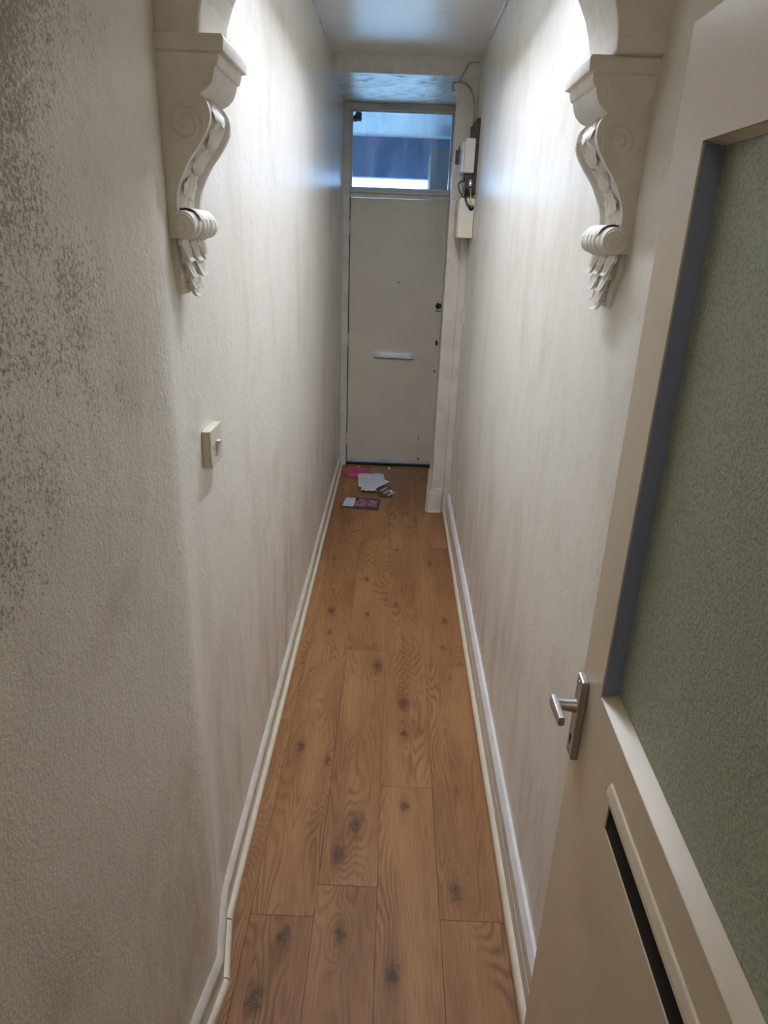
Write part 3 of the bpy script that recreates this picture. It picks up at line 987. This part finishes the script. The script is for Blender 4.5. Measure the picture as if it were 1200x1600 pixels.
# cables across the head of the pier
c1 = MB().tube(smooth_path([(0.398, Y_PIER - 0.004, 2.627), (0.350, Y_PIER - 0.004, 2.626), (0.335, Y_PIER - 0.004, 2.612), (0.302, Y_PIER - 0.004, 2.552), (0.290, Y_PIER - 0.004, 2.535)]), 0.0042, 7).build('white_cable', 'cable', smooth=True)
tag(c1, 'painted cable stapled from the ceiling corner down the lintel', 'cable')
c2 = MB().tube(smooth_path([(0.268, Y_PIER - 0.004, 2.528), (0.303, Y_PIER - 0.006, 2.533), (0.345, Y_PIER - 0.010, 2.515), (0.372, Y_PIER - 0.016, 2.475), (0.385, Y_PIER - 0.03, 2.42), (0.386, Y_PIER - 0.04, 2.36), (0.383, Y_PIER - 0.045, 2.322)]), 0.0050, 7).build('white_cable', 'cable', smooth=True)
tag(c2, 'thin pale cable looping from the hook down to the meter board', 'cable')
hk = root('cable_hook', (0.270, Y_PIER - 0.004, 2.528), 'small shiny metal hook at the top corner of the pier', 'hook')
hp = [MB().tube([(0.288, Y_PIER - 0.004, 2.530), (0.262, Y_PIER - 0.006, 2.533)], 0.004, 7).build('shank', 'steel', hk, smooth=True),
      MB().tube(smooth_path([(0.264, Y_PIER - 0.006, 2.533), (0.259, Y_PIER - 0.008, 2.52), (0.262, Y_PIER - 0.010, 2.495), (0.268, Y_PIER - 0.008, 2.488)]), [0.004 + 0.003 * (k % 24) / 24 for k in range(25)], 8).build('clip', 'chrome', hk, smooth=True)]
keep(hk, *hp)

# ------------------------------------------------------------------ post on the floor by the door
random.seed(11)


def sheet(name, poly, zfun, mat, parent=None, thick=0.0012, sub=10):
    """a flat piece of paper cut to poly, gently lifted by zfun, with thickness"""
    bm = bmesh.new()
    vsb = [bm.verts.new((x, y, 0)) for x, y in poly]
    bm.faces.new(vsb)
    xs = [q[0] for q in poly]
    ys = [q[1] for q in poly]
    for ax, lo, hi in ((0, min(xs), max(xs)), (1, min(ys), max(ys))):
        for k in range(1, sub):
            c = lo + (hi - lo) * k / sub
            co = (c, 0, 0) if ax == 0 else (0, c, 0)
            no = (1, 0, 0) if ax == 0 else (0, 1, 0)
            bmesh.ops.bisect_plane(bm, geom=bm.verts[:] + bm.edges[:] + bm.faces[:], plane_co=co, plane_no=no)
    for v in bm.verts:
        v.co.z = zfun(v.co.x, v.co.y)
    bmesh.ops.recalc_face_normals(bm, faces=bm.faces)
    ret = bmesh.ops.extrude_face_region(bm, geom=bm.faces[:])
    for g in ret['geom']:
        if isinstance(g, bmesh.types.BMVert):
            g.co.z += thick
    bmesh.ops.recalc_face_normals(bm, faces=bm.faces)
    me = bpy.data.meshes.new(name)
    bm.to_mesh(me)
    bm.free()
    me.materials.append(M[mat])
    o = bpy.data.objects.new(name, me)
    col.objects.link(o)
    if parent:
        o.parent = parent
    return o


zp = lambda x, y: 0.0008 + 0.010 * max(0, (x + 0.34) / 0.2) * max(0, (y - 5.05) / 0.25)
pk = root('envelope', (-0.27, 5.15, 0.0), 'bright magenta envelope lying against the foot of the front door', 'envelope')
a = sheet('body', [(-0.372, 5.125), (-0.255, 5.305), (-0.155, 5.185), (-0.168, 5.110), (-0.245, 5.042), (-0.286, 5.010)], zp, 'pink', pk, 0.002)
b = sheet('pale_edge', [(-0.338, 5.100), (-0.262, 5.112), (-0.258, 5.092), (-0.300, 5.078)], lambda x, y: zp(x, y) + 0.0022, 'pale_pink', pk, 0.0005, 4)  # highlight along the fold, put in as a paler sheet
c = sheet('pale_edge', [(-0.268, 5.283), (-0.255, 5.303), (-0.236, 5.280), (-0.250, 5.265)], lambda x, y: zp(x, y) + 0.0022, 'paper', pk, 0.0005, 3)
keep(pk, a, b, c)

zw = lambda x, y: 0.004 + 0.006 * math.sin(x * 31 + 1.3) ** 2 + 0.006 * math.sin(y * 14 + x * 9) ** 2 + (0.006 if y < 4.75 else 0)
o = sheet('torn_paper', [(-0.249, 5.112), (-0.150, 5.104), (-0.048, 5.109), (-0.036, 4.992), (0.003, 4.945), (-0.022, 4.90), (-0.050, 4.850), (-0.098, 4.775), (-0.087, 4.690), (-0.105, 4.712),
                         (-0.120, 4.692), (-0.145, 4.712), (-0.165, 4.690), (-0.185, 4.708), (-0.209, 4.692), (-0.197, 4.773), (-0.228, 4.806)], zw, 'paper', None, 0.0012, 12)
tag(o, 'crumpled torn white sheet of paper in front of the door', 'paper')

st = root('striped_leaflet', (-0.03, 4.72, 0.0), 'small folded leaflet with brown and tan stripes beside the torn paper', 'leaflet')
zs_ = lambda x, y: 0.0012 + 0.012 * max(0, (y - 4.62)) / 0.2
plist = [sheet('body', [(-0.090, 4.740), (-0.017, 4.840), (0.030, 4.750), (0.022, 4.640), (-0.037, 4.608), (-0.076, 4.650)], zs_, 'brown_print', st, 0.003, 6)]
dx, dy = 0.060, 0.088
for k in range(5):
    u = 0.14 + k * 0.17
    ax_, ay_ = -0.080 + 0.085 * u, 4.735 - 0.115 * u + 0.012
    ex, ey = ax_ + 0.050, ay_ + 0.070
    wx, wy = 0.006, -0.008
    plist.append(sheet('printed_stripe', [(ax_, ay_), (ex, ey), (ex + wx, ey + wy), (ax_ + wx, ay_ + wy)], lambda x, y: zs_(x, y) + 0.0031, 'tan_print' if k % 2 else 'paper', st, 0.0004, 2))
plist.append(sheet('printed_corner', [(0.006, 4.745), (0.026, 4.748), (0.024, 4.705), (0.008, 4.700)], lambda x, y: zs_(x, y) + 0.0031, 'paper', st, 0.0004, 2))
keep(st, *plist)

bf = root('flyer', (-0.19, 4.49, 0.0), 'navy bordered printed flyer lying nearest on the oak floor', 'flyer')
zf = lambda x, y: 0.001 + 0.0 * x
plist = [sheet('body', [(-0.301, 4.609), (-0.052, 4.581), (-0.070, 4.365), (-0.324, 4.400)], zf, 'navy', bf, 0.0018, 4),
         sheet('text_panel', [(-0.299, 4.592), (-0.231, 4.584), (-0.241, 4.419), (-0.317, 4.428)], lambda x, y: 0.0029, 'paper', bf, 0.0004, 2)]
m = NT('flyer_picture_print')
p = m.pos()
n_ = m.noise(p, 55, 4, 0.7)
n2_ = m.noise(p, 31, 2)
cc = m.mix(m.ramp(n_, 0.42, 0.55), lin(84, 58, 92), lin(176, 128, 134))
m.base(m.mix(m.ramp(n2_, 0.5, 0.62), cc, lin(120, 44, 66)), 0.4)
M['picture'] = m.mat
plist.append(sheet('picture_panel', [(-0.224, 4.575), (-0.147, 4.565), (-0.149, 4.422), (-0.234, 4.427)], lambda x, y: 0.0029, 'picture', bf, 0.0004, 2))
plist.append(sheet('picture_panel', [(-0.138, 4.556), (-0.078, 4.548), (-0.084, 4.422), (-0.140, 4.423)], lambda x, y: 0.0029, 'picture', bf, 0.0004, 2))
for k in range(5):
    yy = 4.565 - k * 0.028
    plist.append(sheet('text_line', [(-0.293 - k * 0.002, yy), (-0.246 - k * 0.0015, yy - 0.005), (-0.2465 - k * 0.0015, yy - 0.010), (-0.2935 - k * 0.002, yy - 0.005)], lambda x, y: 0.0034, 'grey_strip', bf, 0.0003, 2))
plist.append(sheet('picture_title', [(-0.232, 4.578), (-0.205, 4.576), (-0.214, 4.545), (-0.238, 4.545)], lambda x, y: 0.0034, 'web', bf, 0.0003, 2))
keep(bf, *plist)

o = sheet('daylight_glint', [(-0.020, 5.290), (-0.006, 5.303), (0.004, 5.292), (0.006, 5.262), (-0.012, 5.258)], lambda x, y: 0.001 + 0.05 * max(0, y - 5.26) * 3, 'paper', None, 0.0012, 4)  # white sheet in place of daylight glinting at the door gap
tag(o, 'tiny white sheet standing for a daylight glint at the middle of the door foot', 'daylight glint')

# ------------------------------------------------------------------ glazed door opened back along the right wall
d2 = root('door_2', (0.334, 0.968, 0.0), 'cream half glazed door folded back along the right wall', 'door', kind='structure')
d2.rotation_euler = (0, 0, math.radians(-1.05))
TH, WD, HT = 0.042, 0.765, 1.990
ST = 0.096
GZ0, GZ1 = 1.112, 1.858
# local: x into the wall, y = 0 at the free edge, negative towards the hinges
MB().box(0, TH, -ST, 0, 0.008, HT).build('stile', 'door_near', d2)
MB().box(0, TH, -WD, -WD + ST, 0.008, HT).build('stile', 'door_near', d2)
MB().box(0, TH, -WD + ST, -ST, GZ1, HT).build('top_rail', 'door_near', d2)
# lower panel with the letter slot cut through: four slabs around the slot
SU0, SU1, SZ0, SZ1 = -0.205, -0.500, 0.964, 1.010
lo = MB()
lo.box(0, TH, -WD + ST, -ST, 0.008, SZ0)
lo.box(0, TH, -WD + ST, -ST, SZ1, GZ0 - 0.004)
lo.box(0, TH, SU0, -ST, SZ0, SZ1)
lo.box(0, TH, -WD + ST, SU1, SZ0, SZ1)
lo.build('lower_panel', 'door_near', d2)
MB().box(0.002, TH - 0.001, SU1 + 0.001, SU0 - 0.001, SZ0 + 0.0005, SZ1 - 0.0005).build('slot_backing', 'black', d2)  # black block stands for the shade inside the slot
# glass and its beads
MB().box(0.0255, 0.0305, -WD + ST - 0.004, -ST + 0.004, GZ0 - 0.006, GZ1 + 0.006).build('glass_pane', 'obscured', d2)
MB().prism([(0.000, GZ0 - 0.006), (0.026, GZ0 - 0.006), (0.026, GZ0 + 0.008), (0.0, GZ0)], -WD + ST, -ST, 'y').build('glazing_bead', 'door_near', d2, bevel=0.001)
MB().prism([(0.002, GZ1 + 0.001), (0.026, GZ1 + 0.001), (0.026, GZ1 - 0.004), (0.022, GZ1 - 0.005)], -WD + ST, -ST, 'y').build('glazing_bead', 'door_near', d2)
MB().box(0.002, 0.0258, -ST - 0.0035, -ST + 0.0005, GZ0 + 0.004, GZ1 - 0.004).build('glazing_bead', 'blue_reflection', d2)['label'] = 'side bead of the glass with a blue reflection put into its colour'
# letter flap ledge
lf = MB().prism([(0.001, SZ1 + 0.010), (-0.006, SZ1 + 0.012), (-0.0075, SZ1 + 0.016), (-0.007, SZ1 + 0.022), (-0.003, SZ1 + 0.034), (0.001, SZ1 + 0.036)], -0.535, -0.202, 'y')
tag(lf.build('letter_flap', 'door_near', d2, bevel=0.0015), 'raised ledge over the black letter slot')
MB().lathe([(0, 0), (0.004, 0.0), (0.003, 0.002), (0, 0.0022)], (0.0, -0.192, 1.022), (-1, 0, 0), 10).build('screw', 'steel', d2)
MB().lathe([(0, 0), (0.004, 0.0), (0.003, 0.002), (0, 0.0022)], (0.0, -0.52, 0.985), (-1, 0, 0), 10).build('screw', 'steel', d2)
# lever handle
hz = 1.018
hd = bpy.data.objects.new('door_handle', None)
hd.empty_display_size = 0.03
hd.location = (0, -0.024, hz)
col.objects.link(hd)
hd.parent = d2
tag(hd, 'satin metal lever handle on a long plate')
MB().prism([(-0.016, -0.078), (0.016, -0.078), (0.016, 0.078), (-0.016, 0.078)], -0.012, 0.0005, 'x').build('back_plate', 'metal', hd, bevel=0.003)
MB().tube([(-0.008, 0, 0.022), (-0.020, 0, 0.022), (-0.046, 0.002, 0.022)], [0.0125, 0.0105, 0.0095], 14).build('neck', 'metal', hd, smooth=True)
lv = MB()
secs = []
for k in range(12):
    t = k / 11
    y = 0.012 - 0.056 * t
    xx = -0.046 + 0.002 * t
    hh = 0.0115 - 0.0035 * t
    tt = 0.0062 - 0.001 * t
    secs.append([(xx + tt * math.copysign(abs(math.cos(a)) ** 0.45, math.cos(a)), y, 0.022 + hh * math.copysign(abs(math.sin(a)) ** 0.45, math.sin(a))) for a in [j * math.pi / 6 + 0.01 for j in range(12)]])
vs = [q for s_ in secs for q in s_]
fs = [(i * 12 + j, i * 12 + (j + 1) % 12, (i + 1) * 12 + (j + 1) % 12, (i + 1) * 12 + j) for i in range(11) for j in range(12)]
fs += [tuple(range(12)), tuple(range(143, 131, -1))]
lv.add(vs, fs).build('lever', 'metal', hd, smooth=True)
kh = [(0.004 * math.cos(a), -0.040 + 0.004 * math.sin(a)) for a in [k * math.pi / 8 for k in range(-2, 11)]] + [(-0.0022, -0.056), (0.0022, -0.056)]
MB().prism(kh, -0.0126, -0.011, 'x').build('keyhole', 'black', hd)
for zz in (-0.068, 0.068):
    MB().lathe([(0, 0), (0.0035, 0), (0.003, 0.001), (0, 0.0014)], (-0.012, 0, zz), (-1, 0, 0), 10).build('screw', 'steel', hd)

tag(MB().box(0.332, 0.4055, 0.150, 0.198, 0, 2.02).build('trim_3', 'door_near', bevel=0.003), 'cream jamb the glazed door hangs from', 'door jamb', kind='structure')

# ------------------------------------------------------------------ lamps out of view: hall batten and an added fill bulb
def pendant(name, x, y, drop, mat, r, label):
    rt = root(name, (x, y, CEIL), label, 'lamp')
    MB().lathe([(0, 0), (0.045, 0), (0.042, -0.014), (0.02, -0.022), (0, -0.022)], (0, 0, 0), (0, 0, 1), 24).build('ceiling_rose', 'white_plastic', rt, smooth=True)
    MB().tube([(0, 0, -0.02), (0, 0, -drop + 0.05)], 0.003, 6).build('flex', 'cable', rt)
    MB().lathe([(0, 0.055), (0.016, 0.052), (0.019, 0.02), (0.018, 0.0), (0, 0)], (0, 0, -drop), (0, 0, 1), 18).build('lampholder', 'white_plastic', rt, smooth=True)
    prof = [(0.0, 0.0), (0.012, 0.0)] + [(r * math.sin(a), -0.03 - r + r * math.cos(a)) for a in [0.5 + k * (math.pi - 0.5) / 12 for k in range(13)]]
    MB().lathe(prof, (0, 0, -drop), (0, 0, 1), 24).build('bulb', mat, rt, smooth=True)
    return rt


bt = root('batten_light', (0.0, 2.36, CEIL), 'white slim ceiling batten light just beyond the arch', 'lamp')
MB().box(-0.030, 0.030, -0.87, 0.87, -0.030, 0.0).build('housing', 'white_plastic', bt, bevel=0.003)
MB().box(-0.024, 0.024, -0.86, 0.86, -0.0312, -0.0298).build('diffuser', 'diffuser', bt)
for sx in (-1, 1):
    MB().box(sx * 0.030 - 0.001, sx * 0.030 + 0.001, -0.868, 0.868, -0.0625, -0.004).build('wall_shade_skirt', 'white_plastic', bt)  # unseen skirts added to keep light off the upper walls
for yy in (-0.88, 0.88):
    MB().box(-0.031, 0.031, yy - 0.012, yy + 0.012, -0.033, 0.0).build('end_cap', 'white_plastic', bt, bevel=0.003)
pendant('fill_lamp', -0.1, -0.5, 0.12, 'bulb_dim', 0.032, 'dim bare bulb added as unseen fill light behind the viewer')
